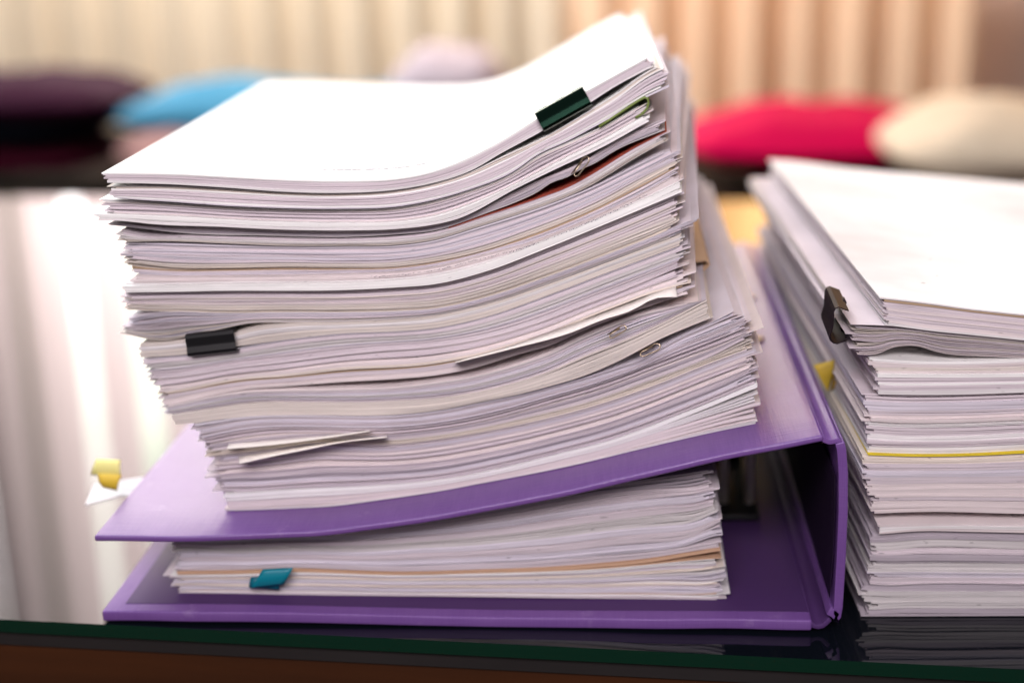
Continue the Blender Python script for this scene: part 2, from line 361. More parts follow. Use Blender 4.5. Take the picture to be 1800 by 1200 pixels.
def disc(name, c, r0, r1, h, mat, parent, tilt=0.0, n=28):
    v = []
    for k in range(n):
        a = 6.2832*k/n
        for rr, zz in ((r0, 0), (r0*1.0, h), (r1, h), (r1, 0)):
            x_, y_, z_ = rr*math.cos(a), rr*math.sin(a), zz
            v.append((c[0]+x_*math.cos(tilt)-z_*math.sin(tilt), c[1]+y_, c[2]+x_*math.sin(tilt)+z_*math.cos(tilt)))
    f = []
    for k in range(n):
        k2 = (k+1) % n
        for s in range(4): f.append((4*k+s, 4*k+(s+1) % 4, 4*k2+(s+1) % 4, 4*k2+s))
    return mesh(name, v, f, mat, parent, True)
for px, py in ((1327, 600), (1313, 527)):
    best = min(np.linspace(.05, .3, 400), key=lambda Y: abs(at_plane(px, py, Y)[2]-float(cover_z(at_plane(px, py, Y)[0]))))
    c = at_plane(px, py, best); disc('rivet', (c[0], c[1], float(cover_z(c[0]))), .0042, .0016, .0012, BRASS, binder, .2)
LIN = plain('dark_lining_shaded', (.018, .008, .03), .6, spec=.2)  # near-black colour stands for the shade inside the spine
strip('shaded_lining', [(x_-.0036, z_) for x_, z_ in [(.2862, .014), (.2866, .03), (.2866, .05), (.2860, .064)]][::-1], .0002, .002, DB-.004, LIN, binder, bv=.00005)
strip('shaded_board_lining', [(x_, .00545+.0004*math.sin(30*x_)) for x_ in np.linspace(.008, .2755, 40)], .0003, .0065, DB-.009, plain('purple_lining_shaded', (.065, .028, .112), .55, spec=.25), binder, bv=.00008)  # darker than the board, shade of the binder's inside put into the colour
box('light_blocker', (.242, .215, .0089), (.268, .280, .030), plain('light_blocker_black', (.006, .005, .007), .4, spec=.3), binder, .004)  # added black block that keeps light out of the open back
box('lever_grip', (.262, .168, .052), (.2695, .192, .0575), BLACKM, binder, .001)
# lever mechanism
mech = box('mechanism_plate', (.236, .09, .0060), (.2650, .25, .0088), DARKMETAL, binder, .0006)
for yy in (.105, .165):
    pts = [(.250+.004*0, yy, .008)]+[(.2555-.006*math.cos(a), yy, .047+.014*math.sin(a)) for a in np.linspace(0, math.pi, 12)]+[(.2615, yy, .008)]
    tube('ring', pts, .0024, RINGM, binder)
tube('lever', [(.258, .17, .012), (.266, .172, .030), (.2695, .172, .048), (.266, .17, .056)], .0028, CHROME, binder)
box('pressure_bar', (.2465, .115, .030), (.2495, .225, .0325), CHROME, binder, .0006)

# ------------------------------------------------------------------ stacks of paper
G = np.linspace(-.06, .62, 900)
def zcurve(pts, y0, k, x0=.2):
    W = np.array([at_plane(px, py, y0, k, x0) for px, py in pts]); o = np.argsort(W[:, 0]); W = W[o]
    z = pchip(W[:, 0], W[:, 2], G)
    ker = np.exp(-.5*(np.arange(-6, 7)/1.6)**2); ker /= ker.sum()
    zp = np.pad(z, 6, mode='edge'); return np.convolve(zp, ker, 'valid')
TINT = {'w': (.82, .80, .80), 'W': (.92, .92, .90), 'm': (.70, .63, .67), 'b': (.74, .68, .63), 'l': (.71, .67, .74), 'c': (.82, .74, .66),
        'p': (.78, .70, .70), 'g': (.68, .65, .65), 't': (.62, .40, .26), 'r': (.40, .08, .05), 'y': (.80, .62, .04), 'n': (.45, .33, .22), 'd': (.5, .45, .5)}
TS = np.array([0, .003, .02, .08, .19, .297])
def sheets(name, zt, zb, N, L, R, y0, rot, tints, jit=.0006, gap=.9, fan=.35, ends=1.0, x0=.2, depth=.297, back=.004, wav=.00016, parent=None, special=None, nx=96, shift=0.0, topxl=None):
    """one bundle: N slabs of a few sheets each between the surfaces zt and zb (over world X)"""
    V = []; Fc = []; C = []; UV = []; N = int(N*1.5) if N > 3 else N
    s = np.linspace(0, 1, nx); ny = len(TS); ts = TS*depth/.297
    k = math.tan(rot); c_, s_ = math.cos(rot), math.sin(rot)
    base = rng.uniform(.4, 1.9, N); base /= base.sum()
    W = np.zeros((N, len(G)))
    XL, XR = min(L), max(R)
    e = np.exp(-((G-XL)/.018)**2)+np.exp(-((G-XR)/.018)**2)
    for j in range(N):
        n = noise1(4, (5, 26)); W[j] = base[j]*np.exp(fan*n(G)*(.28+1.5*ends*np.clip(e, 0, 1)))
    cum = np.vstack([np.zeros(len(G)), np.cumsum(W, 0)]); tot = cum[-1]
    grid_q = [(j*nx+i, j*nx+i+1, (j+1)*nx+i+1, (j+1)*nx+i) for j in range(ny-1) for i in range(nx-1)]
    GQ = np.array(grid_q); o2 = nx*ny
    GB = GQ[:, ::-1]+o2
    i_ = np.arange(nx-1); FR = np.stack([i_, i_+o2, i_+1+o2, i_+1], 1)
    a = (ny-1)*nx+i_; BK = np.stack([a, a+1, a+1+o2, a+o2], 1)
    a = np.arange(ny-1)*nx; LF = np.stack([a, a+nx, a+nx+o2, a+o2], 1); a = a+nx-1; RF = np.stack([a, a+o2, a+nx+o2, a+nx], 1)
    ALL = np.vstack([GQ, GB, FR, BK, LF, RF])
    cj = 0.0; off = 0
    for j in range(N):
        f = (j+.5)/N
        cj = .6*cj+rng.normal(0, jit)
        xl = L[0]*f+L[1]*(1-f)+rng.normal(0, jit*1.6)+cj; xr = R[0]*f+R[1]*(1-f)+rng.normal(0, jit*1.6)+cj
        if rng.random() < .07: xl -= rng.uniform(.0008, .0028)
        if rng.random() < .06: xr += rng.uniform(.0005, .002)
        if topxl and j == N-1: xl = topxl
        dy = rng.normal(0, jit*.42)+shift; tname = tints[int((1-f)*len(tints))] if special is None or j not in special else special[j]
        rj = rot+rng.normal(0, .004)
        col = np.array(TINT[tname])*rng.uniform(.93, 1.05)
        nfr = noise1(3, (3, 14)); bk = rng.normal(0, back)
        X0 = xl+(xr-xl)*s; Y0 = y0+k*(X0-x0)+dy+wav*nfr(X0)
        XX = X0[None, :]-math.sin(rj)*ts[:, None]; YY = Y0[None, :]+math.cos(rj)*(ts*(1+bk/.297))[:, None]
        g0 = np.interp(XX, G, cum[j]/tot); g1 = np.interp(XX, G, cum[j+1]/tot)
        b0 = np.interp(XX, G, zb); t0 = np.interp(XX, G, zt)
        z0 = b0+(t0-b0)*g0; z1 = b0+(t0-b0)*g1
        pitch = z1-z0; th = np.minimum(pitch*.992, (1.25 if rng.random() > .22 else gap*.92)*np.median(pitch))
        if j == N-1: z0 = z1-th; zz1 = z1; col = np.array(TINT[{'W': 'W', 'w': 'W', 'n': 'w'}.get(tints[0], tints[0])])
        else: zz1 = z0+th
        top = np.stack([XX, YY, zz1], -1).reshape(-1, 3); bot = np.stack([XX, YY, z0], -1).reshape(-1, 3)
        V.append(top); V.append(bot); Fc.append(ALL+off); off += 2*o2
        C.append(np.tile(col, (2*o2, 1)))
        lv = np.zeros((2*o2, 3)); lv[:, 0] = np.tile(XX.ravel(), 2); lv[:, 1] = np.tile(YY.ravel(), 2)
        base_l = cum[j, 0]/tot[0]*.03+j*.001
        lv[:o2, 2] = base_l+.0006*max(1, float(np.median(pitch))/.0006); lv[o2:, 2] = base_l; UV.append(lv)
    v = np.vstack(V); cen = v.mean(0); cen[2] = v[:, 2].min()
    cen[1] = y0+depth/2
    me = bpy.data.meshes.new(name); v2 = v-cen
    me.from_pydata(v2.tolist(), [], np.vstack(Fc).tolist()); me.update()
    at = me.color_attributes.new('col', 'FLOAT_COLOR', 'POINT'); c4 = np.ones((len(v), 4), np.float32); c4[:, :3] = np.vstack(C); at.data.foreach_set('color', c4.ravel())
    at = me.attributes.new('lay', 'FLOAT_VECTOR', 'POINT'); at.data.foreach_set('vector', np.vstack(UV).astype(np.float32).ravel())
    o = link(name, me, PAPER); o.location = cen
    if parent:
        o.parent = parent; o.matrix_parent_inverse = Matrix.Translation(-Vector(parent.location))
    return o

D = math.radians
# boundary lines of the tall pile, traced along its front edge (1800 px wide photograph)
K0 = [(182, 304), (300, 305), (400, 310), (500, 315), (600, 317), (700, 313), (760, 301), (800, 287), (880, 248), (945, 208), (1030, 160), (1137, 101)]
K1 = [(188, 321), (300, 324), (400, 330), (500, 337), (600, 339), (700, 333), (760, 322), (830, 299), (880, 270), (950, 232), (1035, 182), (1080, 153), (1140, 121)]
K1b = [(188, 327), (300, 327), (400, 332), (500, 338), (600, 340), (700, 334), (760, 323), (830, 301), (880, 277), (950, 245), (1035, 195), (1085, 164), (1140, 125), (1165, 113)]
K2 = [(195, 347), (225, 350), (300, 355), (400, 362), (500, 366), (600, 367), (700, 363), (760, 352), (820, 335), (910, 297), (940, 275), (1000, 247), (1060, 215), (1135, 172)]
K2d = [(180, 350), (225, 352), (300, 357), (400, 363), (500, 367), (600, 368), (700, 364), (760, 353), (820, 336), (910, 298), (940, 276), (1000, 249), (1060, 222), (1135, 180)]
K3t = [(172, 376), (300, 380), (460, 389), (600, 392), (700, 390), (760, 381), (830, 358), (910, 322), (1000, 275), (1060, 245), (1135, 203)]
K3 = [(172, 387), (210, 388), (270, 394), (400, 399), (460, 402), (600, 405), (700, 402), (760, 395), (800, 386), (910, 330), (977, 297), (1060, 258), (1135, 216)]
K3f = [(205, 393), (270, 399), (400, 401), (600, 406), (700, 403), (760, 396), (800, 388), (910, 335), (960, 312), (1000, 296), (1030, 282), (1060, 262), (1100, 240), (1165, 210)]
K4f = [(205, 397), (340, 411), (460, 414), (600, 417), (700, 412), (760, 406), (860, 373), (920, 350), (945, 338), (968, 322), (1000, 311), (1014, 302), (1045, 288), (1080, 266), (1165, 230)]
K4 = [(205, 399), (230, 408), (340, 413), (460, 416), (600, 418), (700, 414), (760, 407), (860, 376), (945, 348), (1000, 327), (1060, 293), (1100, 268), (1165, 233)]
K5 = [(215, 425), (300, 424), (400, 428), (500, 432), (600, 432), (700, 430), (760, 422), (835, 400), (893, 382), (965, 358), (1040, 325), (1070, 307), (1120, 276), (1170, 248)]
K5h = [(215, 427), (300, 427), (400, 430), (500, 433), (600, 433), (700, 431), (760, 423), (835, 401), (893, 383), (965, 359), (1040, 329), (1070, 315), (1120, 290), (1180, 262)]
K6 = [(230, 462), (300, 470), (400, 471), (500, 469), (600, 470), (700, 468), (760, 460), (850, 440), (930, 412), (1000, 385), (1060, 358), (1120, 325), (1185, 290)]
K7 = [(240, 484), (300, 486), (400, 485), (500, 484), (600, 482), (700, 478), (760, 470), (850, 448), (930, 427), (1000, 400), (1060, 374), (1120, 345), (1180, 312)]
K8a = [(222, 503), (300, 502), (400, 500), (500, 499), (600, 498), (700, 493), (760, 486), (860, 461), (960, 423), (1060, 383), (1195, 322)]
K8 = [(218, 514), (300, 513), (400, 511), (500, 511), (600, 510), (700, 505), (760, 500), (860, 475), (960, 437), (1060, 396), (1198, 338)]
K9 = [(228, 545), (300, 548), (400, 550), (500, 549), (600, 549), (700, 547), (760, 543), (860, 521), (960, 487), (1060, 450), (1180, 402), (1205, 390)]
K9l = [(215, 560), (300, 549), (400, 552), (500, 550), (600, 550), (700, 548), (760, 544), (860, 522), (960, 488), (1060, 451), (1180, 403), (1205, 391)]
K10 = [(225, 588), (270, 598), (300, 598), (330, 591), (390, 578), (440, 568), (500, 567), (600, 566), (700, 561), (760, 555), (860, 533), (960, 500), (1060, 463), (1200, 410)]
K10m = [(247, 605), (290, 602), (330, 597), (420, 584), (450, 575), (500, 569), (600, 567), (700, 562), (760, 556), (860, 534), (960, 501), (1060, 464), (1200, 411)]
K11 = [(247, 628), (330, 622), (420, 608), (500, 597), (600, 586), (700, 582), (760, 577), (860, 555), (960, 520), (1060, 482), (1205, 428)]
K11n = [(250, 632), (300, 627), (345, 624), (420, 612), (500, 598), (600, 587), (700, 583), (760, 578), (860, 556), (960, 521), (1060, 483), (1205, 429)]
K12 = [(272, 664), (330, 656), (395, 645), (500, 632), (560, 624), (600, 619), (667, 612), (760, 605), (860, 588), (960, 558), (1030, 530), (1100, 503), (1195, 464)]
K13 = [(294, 711), (377, 693), (432, 684), (500, 679), (600, 671), (702, 665), (760, 660), (827, 648), (910, 623), (977, 603), (1007, 589), (1060, 567), (1120, 545), (1195, 520)]
K14 = [(294, 712), (377, 695), (432, 687), (500, 684), (600, 682), (700, 678), (760, 670), (827, 660), (910, 638), (977, 613), (1010, 596), (1060, 574), (1120, 552), (1210, 532)]
K15 = [(300, 731), (358, 722), (432, 711), (560, 709), (640, 709), (700, 706), (760, 702), (860, 685), (960, 655), (1030, 625), (1103, 596), (1160, 570), (1240, 528)]
K16 = [(305, 752), (358, 741), (432, 732), (560, 729), (640, 730), (700, 728), (760, 722), (860, 703), (910, 693), (960, 680), (1030, 659), (1094, 631), (1158, 597), (1246, 560)]
K16q = [(352, 745), (432, 733), (560, 730), (640, 731), (700, 729), (760, 723), (860, 704), (910, 694), (960, 681), (1030, 662), (1094, 642), (1130, 630), (1158, 612), (1200, 588), (1246, 568), (1300, 540)]
K17 = [(352, 775), (400, 764), (487, 753), (560, 753), (683, 755), (760, 748), (860, 730), (960, 702), (1060, 672), (1150, 638), (1230, 608), (1312, 575)]
K18 = [(372, 800), (430, 793), (500, 784), (560, 776), (600, 778), (683, 780), (760, 772), (830, 761), (960, 734), (1060, 707), (1150, 676), (1230, 644), (1320, 610)]
K19 = [(397, 868), (523, 860), (670, 853), (793, 841), (882, 823), (993, 795), (1060, 778), (1200, 727), (1328, 675)]
GRP = 'paper bundles of the tall pile'
# name, top, bottom, N, left px (top, bottom), right px (top, bottom), y0, rot, tints, options, label
TALL = [
 (K0, K1, 7, (182, 188), (1138, 1146), .0205, 1.6, 'wmmmw', dict(jit=.0003, fan=.15, gap=.95), 'topmost paper bundle with blank white page held by the green glinting black clip'),
 (K1b, K2, 9, (194, 198), (1160, 1172), .0205, .5, 'WcWmmmmWl', dict(jit=.0005), 'second bundle from the top with torn cream edges above a plain mauve band'),
 (K2d, K3t, 8, (180, 196), (1128, 1134), .0215, -.6, 'Wbmmmmp', dict(jit=.0008), 'bundle wrapped at its right end by the curled green card'),
 (K3t, K3, 4, (172, 175), (1135, 1137), .0185, -1.0, 'WWw', dict(jit=.0003, fan=.15), 'thin bright white bundle sticking out farthest at the left end'),
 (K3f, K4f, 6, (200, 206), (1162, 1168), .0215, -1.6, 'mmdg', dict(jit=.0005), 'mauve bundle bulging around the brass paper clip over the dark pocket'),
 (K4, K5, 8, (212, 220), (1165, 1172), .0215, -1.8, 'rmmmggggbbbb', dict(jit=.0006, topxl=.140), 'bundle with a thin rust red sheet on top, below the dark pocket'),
 (K5h, K6, 12, (215, 232), (1178, 1188), .0220, -2.4, 'lmlmlmbc', dict(jit=.0009, fan=.5), 'lilac grey bundle ending below in a torn cream sheet'),
 (K6, K7, 6, (232, 240), (1186, 1184), .0225, -3.0, 'cnmml', dict(jit=.0007, fan=.5), 'thin brownish mauve bundle just above the printed sheet'),
 (K7, K8a, 5, (240, 224), (1184, 1190), .0205, -3.0, 'pppw', dict(jit=.0004, fan=.2), 'pinkish bundle whose top sheet shows a line of small print'),
 (K8a, K8, 3, (218, 220), (1192, 1197), .0180, -3.0, 'WW', dict(jit=.0003, fan=.1), 'brightest white bundle running the whole width in the middle of the pile'),
 (K8, K9, 13, (225, 232), (1200, 1180), .0215, -3.0, 'mmbpmpbbc', dict(jit=.0010, fan=.3), 'beige striped bundle directly under the brightest white bundle'),
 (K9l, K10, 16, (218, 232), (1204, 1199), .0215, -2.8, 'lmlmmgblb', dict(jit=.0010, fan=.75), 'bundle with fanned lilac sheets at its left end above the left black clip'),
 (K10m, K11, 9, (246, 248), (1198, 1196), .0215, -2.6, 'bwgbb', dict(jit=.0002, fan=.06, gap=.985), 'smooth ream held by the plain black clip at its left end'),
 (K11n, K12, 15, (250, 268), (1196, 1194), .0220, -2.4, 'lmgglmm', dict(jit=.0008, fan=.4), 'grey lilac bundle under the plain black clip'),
 (K12, K13, 16, (270, 292), (1188, 1205), .0220, -2.0, 'mpmmppcnmpp', dict(jit=.0010, fan=.45), 'pinkish bundle with one wide cream sheet poking out at its right end'),
 (K14, K15, 15, (288, 302), (1210, 1236), .0225, -1.5, 'pgmlgmlm', dict(jit=.0009, fan=.6), 'loose bundle with a brass paper clip in the dark gap at the right'),
 (K15, K16, 8, (300, 310), (1240, 1247), .0215, -1.0, 'bbbb', dict(jit=.00015, fan=.04, gap=.99), 'thick smooth beige ream overhanging the purple cover at the left'),
 (K16q, K17, 14, (350, 352), (1286, 1308), .0240, .3, 'lmllmlm', dict(jit=.0011, fan=.55), 'lilac bundle right below the thick smooth beige ream'),
 (K17, K18, 14, (350, 374), (1306, 1319), .0245, .4, 'mmpdmbc', dict(jit=.0012, fan=.55), 'curled bundle with two cream sheets slanting out at the left'),
 (K18, K19, 26, (372, 396), (1318, 1328), .0245, .2, 'mlmpmppmmdlmm', dict(jit=.0011, fan=.35), 'thick striped bundle with frayed left edge second from the bottom'),
 (K19, None, 7, (396, 402), (1328, 1331), .0235, .3, 'wwppw', dict(jit=.0004, fan=.18), 'bottom cream white bundle lying on the purple cover'),
]
prev_top = cover_z(G)+.0002
built = {}
for idx in range(len(TALL)-1, -1, -1):
    T_, B_, N_, Lp, Rp, y0, rot, tn, op, lab = TALL[idx]
    rot = D(rot); k = math.tan(rot)
    zt = zcurve(T_, y0, k); zb = zcurve(B_, y0, k) if B_ else prev_top.copy()
    zb = np.maximum(zb, prev_top+.00005); zt = np.maximum(zt, zb+.0006*min(1, N_/6)); prev_top = zt
    ym = lambda pts, px: np.interp(px, [p[0] for p in pts], [p[1] for p in pts])
    Bp = B_ or [(400, 893), (1331, 705)]
    L = (at_plane(Lp[0], ym(T_, Lp[0]), y0, k)[0], at_plane(Lp[1], ym(Bp, Lp[1]), y0, k)[0])
    R = (at_plane(Rp[0], ym(T_, Rp[0]), y0, k)[0], at_plane(Rp[1], ym(Bp, Rp[1]), y0, k)[0])
    o = sheets('paper_bundle', zt, zb, N_, L, R, y0, rot, tn, **op)
    tag(o, lab, 'paper bundle', GRP); built[idx] = dict(o=o, zt=zt, zb=zb, L=L, R=R, y0=y0, rot=rot, k=k)

# skewed single sheets that stick out of bundles
def single(name, label, corners_px, y_front, zoff, mat, depth, cat='sheet of paper', k=0.0, group=None, th=.00025, curl=0):
    """corners_px: lower front edge polyline and upper line; builds a thin sheet standing proud of the pile"""
    lo, hi = corners_px; n = 24
    P = []
    for pts, dy in ((lo, 0.0), (hi, depth)):
        xs = np.linspace(pts[0][0], pts[-1][0], n); ys = pchip([p[0] for p in pts], [p[1] for p in pts], xs)
        P.append([at_plane(a, b, y_front+dy, k) for a, b in zip(xs, ys)])
    v = P[0]+P[1]+[p-np.array([0, 0, th]) for p in P[0]]+[p-np.array([0, 0, th]) for p in P[1]]
    f = [(i, i+1, n+i+1, n+i) for i in range(n-1)]+[(2*n+i, 3*n+i, 3*n+i+1, 2*n+i+1) for i in range(n-1)]
    f += [(i, 2*n+i, 2*n+i+1, i+1) for i in range(n-1)]+[(n+i, n+i+1, 3*n+i+1, 3*n+i) for i in range(n-1)]
    f += [(0, n, 3*n, 2*n), (n-1, 3*n-1, 4*n-1, 2*n-1)]
    return tag(mesh(name, v, f, mat, None, True), label, cat, group)
single('loose_sheet', 'cream sheet poking out with a square corner at the right of the pile', ([(800, 637), (900, 612), (1000, 585), (1060, 561), (1110, 545), (1150, 522+2), (1190, 521)], [(800, 635), (900, 606), (1000, 570), (1060, 548), (1120, 524), (1188, 498)]), .0140, 0, CREAM, .009)
single('loose_sheet', 'lower cream sheet slanting out above the frayed block at the left', ([(421, 814), (470, 803), (540, 789), (600, 777), (680, 768)], [(418, 797), (480, 790), (540, 781), (600, 774), (680, 765)]), .0150, 0, CREAM, .012)
single('loose_sheet', 'upper cream sheet slanting out at the left of the pile', ([(399, 788), (450, 784), (520, 776), (580, 768), (650, 757)], [(404, 772), (450, 770), (520, 766), (580, 762), (650, 755)]), .0165, 0, CREAM, .012)

# small print
def print_marks(name, pts, y0, k, mat, zt, parent, n=150, hgt=.0005, dz=.00012, dx=.0006):
    W = np.array([at_plane(px, py, y0, k) for px, py in pts]); v = []; f = []
    xs = np.linspace(W[0, 0], W[-1, 0], n)
    r = random.Random(3)
    for x_ in xs:
        if r.random() < .16: continue
        y_ = np.interp(x_, W[:, 0], W[:, 1]); w_ = dx*r.uniform(.3, .9); h_ = hgt*r.uniform(.5, 1.2)
        z_ = lambda a: float(np.interp(a, G, zt))+dz
        b_ = len(v); v += [(x_, y_, z_(x_)), (x_+w_, y_, z_(x_+w_)), (x_+w_, y_+h_, z_(x_+w_)), (x_, y_+h_, z_(x_))]; f.append((b_, b_+1, b_+2, b_+3))
    return mesh(name, v, f, mat, parent)
def under(px, py, zt, ya=0.0, yb=.32):              # point of the ruled surface zt seen at a pixel
    Y = min(np.linspace(ya, yb, 1200), key=lambda q: abs(at_plane(px, py, q)[2]-float(np.interp(at_plane(px, py, q)[0], G, zt))))
    return at_plane(px, py, Y)
A0 = built[0]
p0, p1 = under(555, 300, A0['zt']), under(748, 288, A0['zt'])
def page_text(zt, p0, p1, parent, n=70):
    v = []; f = []; r = random.Random(8)
    for i in range(n):
        if r.random() < .3: continue
        q = p0+(p1-p0)*i/n; w_ = .0014*r.uniform(.4, 1); h_ = .0030*r.uniform(.5, 1)
        z_ = lambda a: float(np.interp(a, G, zt))+.0002
        b_ = len(v); v += [(q[0], q[1], z_(q[0])), (q[0]+w_, q[1], z_(q[0]+w_)), (q[0]+w_, q[1]+h_, z_(q[0]+w_)), (q[0], q[1]+h_, z_(q[0]))]; f.append((b_, b_+1, b_+2, b_+3))
    mesh('printed_line', v, f, GREYINK, parent)
page_text(A0['zt'], p0, p1, A0['o'])
J = built[8]
mesh_y = J['y0']-.0
v = []; f = []; r = random.Random(4)
for x_ in np.arange(.11, .213, .00062):
    if r.random() < .2: continue
    y_ = J['y0']+J['k']*(x_-.2)-.0006+.0001; w_ = .0004*r.uniform(.4, 1); h_ = .00045*r.uniform(.4, 1)
    z_ = float(np.interp(x_, G, J['zt']))-.0005-.0004*r.random(); b_ = len(v)
    y_ -= .0010
    v += [(x_, y_, z_-h_), (x_+w_, y_, z_-h_), (x_+w_, y_, z_), (x_, y_, z_)]; f.append((b_, b_+1, b_+2, b_+3))
mesh('printed_line', v, f, INK, J['o'])

# ------------------------------------------------------------------ binder clips
def clip(label, P, ex, ez, wd, ht, jaw=.012, mat=BLACKM, wires=False, green=False):
    """P centre of the spine, ex along the paper edge, ez across it (up), the clip opens along ey = ez x ex"""
    ex = Vector(ex).normalized(); ez = Vector(ez).normalized(); ey = ez.cross(ex).normalized(); P = Vector(P)
    prof = []
    h = ht/2
    prof = [(jaw, h*.80), (jaw*.5, h*.9), (.0004, h*1.0), (-.0006, h*.94), (-.0011, h*.75), (-.0011, h*.05), (-.0012, -h*.12), (-.0021, -h*.62), (-.0019, -h*.82), (-.0008, -h*.96), (.0004, -h*1.0), (jaw*.5, -h*.9), (jaw, -h*.80)]  # low ridge shaped to catch a bright stripe
    n = len(prof); th = .0004; v = []; f = []
    for side in (-wd/2, wd/2):
        for d_, z_ in prof: v.append(P+ex*side+ey*d_+ez*z_)
        for i, (d_, z_) in enumerate(prof):
            t0 = prof[max(i-1, 0)]; t1 = prof[min(i+1, n-1)]; tx, tz = t1[0]-t0[0], t1[1]-t0[1]; l = math.hypot(tx, tz)
            v.append(P+ex*side+ey*(d_-tz/l*th*-1)+ez*(z_+tx/l*th*-1))
    for i in range(n-1):
        f.append((i, i+1, 2*n+i+1, 2*n+i)); f.append((n+i, 3*n+i, 3*n+i+1, n+i+1))
        f.append((i, n+i, n+i+1, i+1)); f.append((2*n+i, 2*n+i+1, 3*n+i+1, 3*n+i))
    root = empty('binder_clip', P); tag(root, label, 'binder clip')
    o = mesh('clip_body', [tuple(q) for q in v], f, mat, root)
    for sgn in (1, -1):                            # rolled lips that hold the handles
        for a_ in (-.36, 0, .36) if wires else (0,):
            c0 = P+ex*(a_*wd-wd*.10)+ey*(jaw)+ez*(sgn*h*.80); c1 = P+ex*(a_*wd+wd*.10)+ey*(jaw)+ez*(sgn*h*.80)
            tube('rolled_lip', [c0, (c0+c1)/2, c1], .0008, mat, root)
    return root
# green-glinting clip on the topmost bundle
CLIPG = plain('black_steel_tinted_glint', (.018, .052, .035), .17, 1.0, .8, 0)  # green reflection on the black clip, tinted into its metal colour
a = at_plane(950, 215, .0178); b = at_plane(1031, 170, .0178); c = (a+b)/2
tv = np.array([b[0]-a[0], 0, b[2]-a[2]]); tv /= np.linalg.norm(tv)
ky = A0['k']; tv3 = np.array([tv[0], ky*tv[0], tv[2]])
nz = np.array([-tv[2], 0, tv[0]])
c[1] = A0['y0']+ky*(c[0]-.2)-.0012
clip('glossy black clip with a green glint on the right side of the topmost bundle', c, tv3, nz, .0195, .0070, .006, CLIPG, True)
# plain black clip at the left
Mb = built[12]
a = at_plane(331, 605, Mb['y0'], Mb['k']); b = at_plane(419, 595, Mb['y0'], Mb['k']); c = (a+b)/2
tv = np.array([b[0]-a[0], b[1]-a[1], b[2]-a[2]]); tv /= np.linalg.norm(tv); nz = np.array([-tv[2], 0, tv[0]]); c[1] -= .0018
clip('plain black clip on the left part of the smooth ream', c, tv, nz, .0198, .0082, .010, plain('matt_black_steel', (.004, .004, .005), .45, 0, .35))

# wire paper clips
def paper_clip(label, px, py, y0, ang, s=.011, r=.00026):
    p = at_plane(px, py, y0); c, s_ = math.cos(ang), math.sin(ang); pts = []
    loop = [(-.5, .12), (.35, .14), (.48, .07), (.5, 0), (.48, -.07), (.35, -.14), (-.35, -.14), (-.46, -.08), (-.46, .0), (-.36, .06), (.2, .08)]
    for a_, b_ in loop:
        a_ *= s; b_ *= s
        pts.append((p[0]+a_*c-b_*s_, p[1]+b_*.4, p[2]+a_*s_+b_*c))
    o = tube('paper_clip', pts, r, BRASS); return tag(o, label, 'paper clip')
paper_clip('brass paper clip in the upper dark pocket near the rust red sheet', 1021, 293, .0165, D(52), .0085)
paper_clip('brass paper clip above the wide beige ream, left of the lower one', 1085, 583, .0175, D(32), .0075)
paper_clip('lowest brass paper clip under the wide beige ream at the right', 1142, 615, .0175, D(25), .0085)

# curled green card at the right end of the third bundle
gp = [(1052, 222), (1070, 210), (1100, 190), (1120, 177), (1133, 170), (1140, 173), (1142, 182), (1139, 192), (1131, 201), (1118, 209)]
Pg = [at_plane(a_, b_, .0195) for a_, b_ in gp]; v = []; f = []; ng = len(Pg)
for d_ in (0, .03, .12):
    for q in Pg: v.append((q[0], q[1]+d_, q[2]))
for j in range(2):
    for i in range(ng-1): f.append((j*ng+i, j*ng+i+1, (j+1)*ng+i+1, (j+1)*ng+i))
o = mesh('green_card', v, f, GREEN, None, True); sm = o.modifiers.new('s', 'SOLIDIFY'); sm.thickness = .0007
tag(o, 'curled olive green card round the right end of the third bundle', 'card')
# rolled kraft envelope at the right
kp = [(1196, 470), (1215, 478), (1238, 472), (1245, 465), (1240, 459), (1222, 462), (1196, 462)]
kz = [at_plane(a_, b_, .07) for a_, b_ in kp]; v = []; f = []; ng = len(kz)
for d_ in (0, .06, .16):
    for q in kz: v.append((q[0]+.0*d_, q[1]+d_, q[2]+.02*d_))
for j in range(2):
    for i in range(ng-1): f.append((j*ng+i, j*ng+i+1, (j+1)*ng+i+1, (j+1)*ng+i))
o = mesh('kraft_envelope', v, f, KRAFT, None, True); sm = o.modifiers.new('s', 'SOLIDIFY'); sm.thickness = .0008
tag(o, 'brown folded kraft envelope sticking out of the right side of the tall pile', 'envelope')

# ------------------------------------------------------------------ papers filed in the binder
yb0 = .0155
P1 = [(313, 1003), (440, 1001), (510, 998), (600, 1001), (680, 1004), (850, 1000), (960, 996), (1060, 989), (1150, 980), (1200, 972), (1262, 962)]
P1b = [(313, 1009), (440, 1007), (510, 1004), (600, 1006), (680, 1009), (850, 1006), (960, 1003), (1060, 998), (1150, 990), (1200, 985), (1262, 980)]
PT = [(310, 930), (500, 925), (600, 920), (750, 905), (900, 883), (1000, 862), (1130, 843), (1245, 826)]
cz = cover_z(G)
zt = np.minimum(zcurve(PT, yb0, 0), np.interp(G, G, cz)-.0034)
z1 = zcurve(P1, yb0, 0); z1b = zcurve(P1b, yb0, 0); zbot = np.full(len(G), .0058)
def xr(px, py): return at_plane(px, py, yb0)[0]
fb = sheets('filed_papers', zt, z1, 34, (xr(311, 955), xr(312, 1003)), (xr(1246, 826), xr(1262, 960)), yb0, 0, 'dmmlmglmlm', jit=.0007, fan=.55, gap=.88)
tag(fb, 'upper block of hole punched papers with fanned right edge inside the purple binder', 'papers', 'papers filed in the binder')
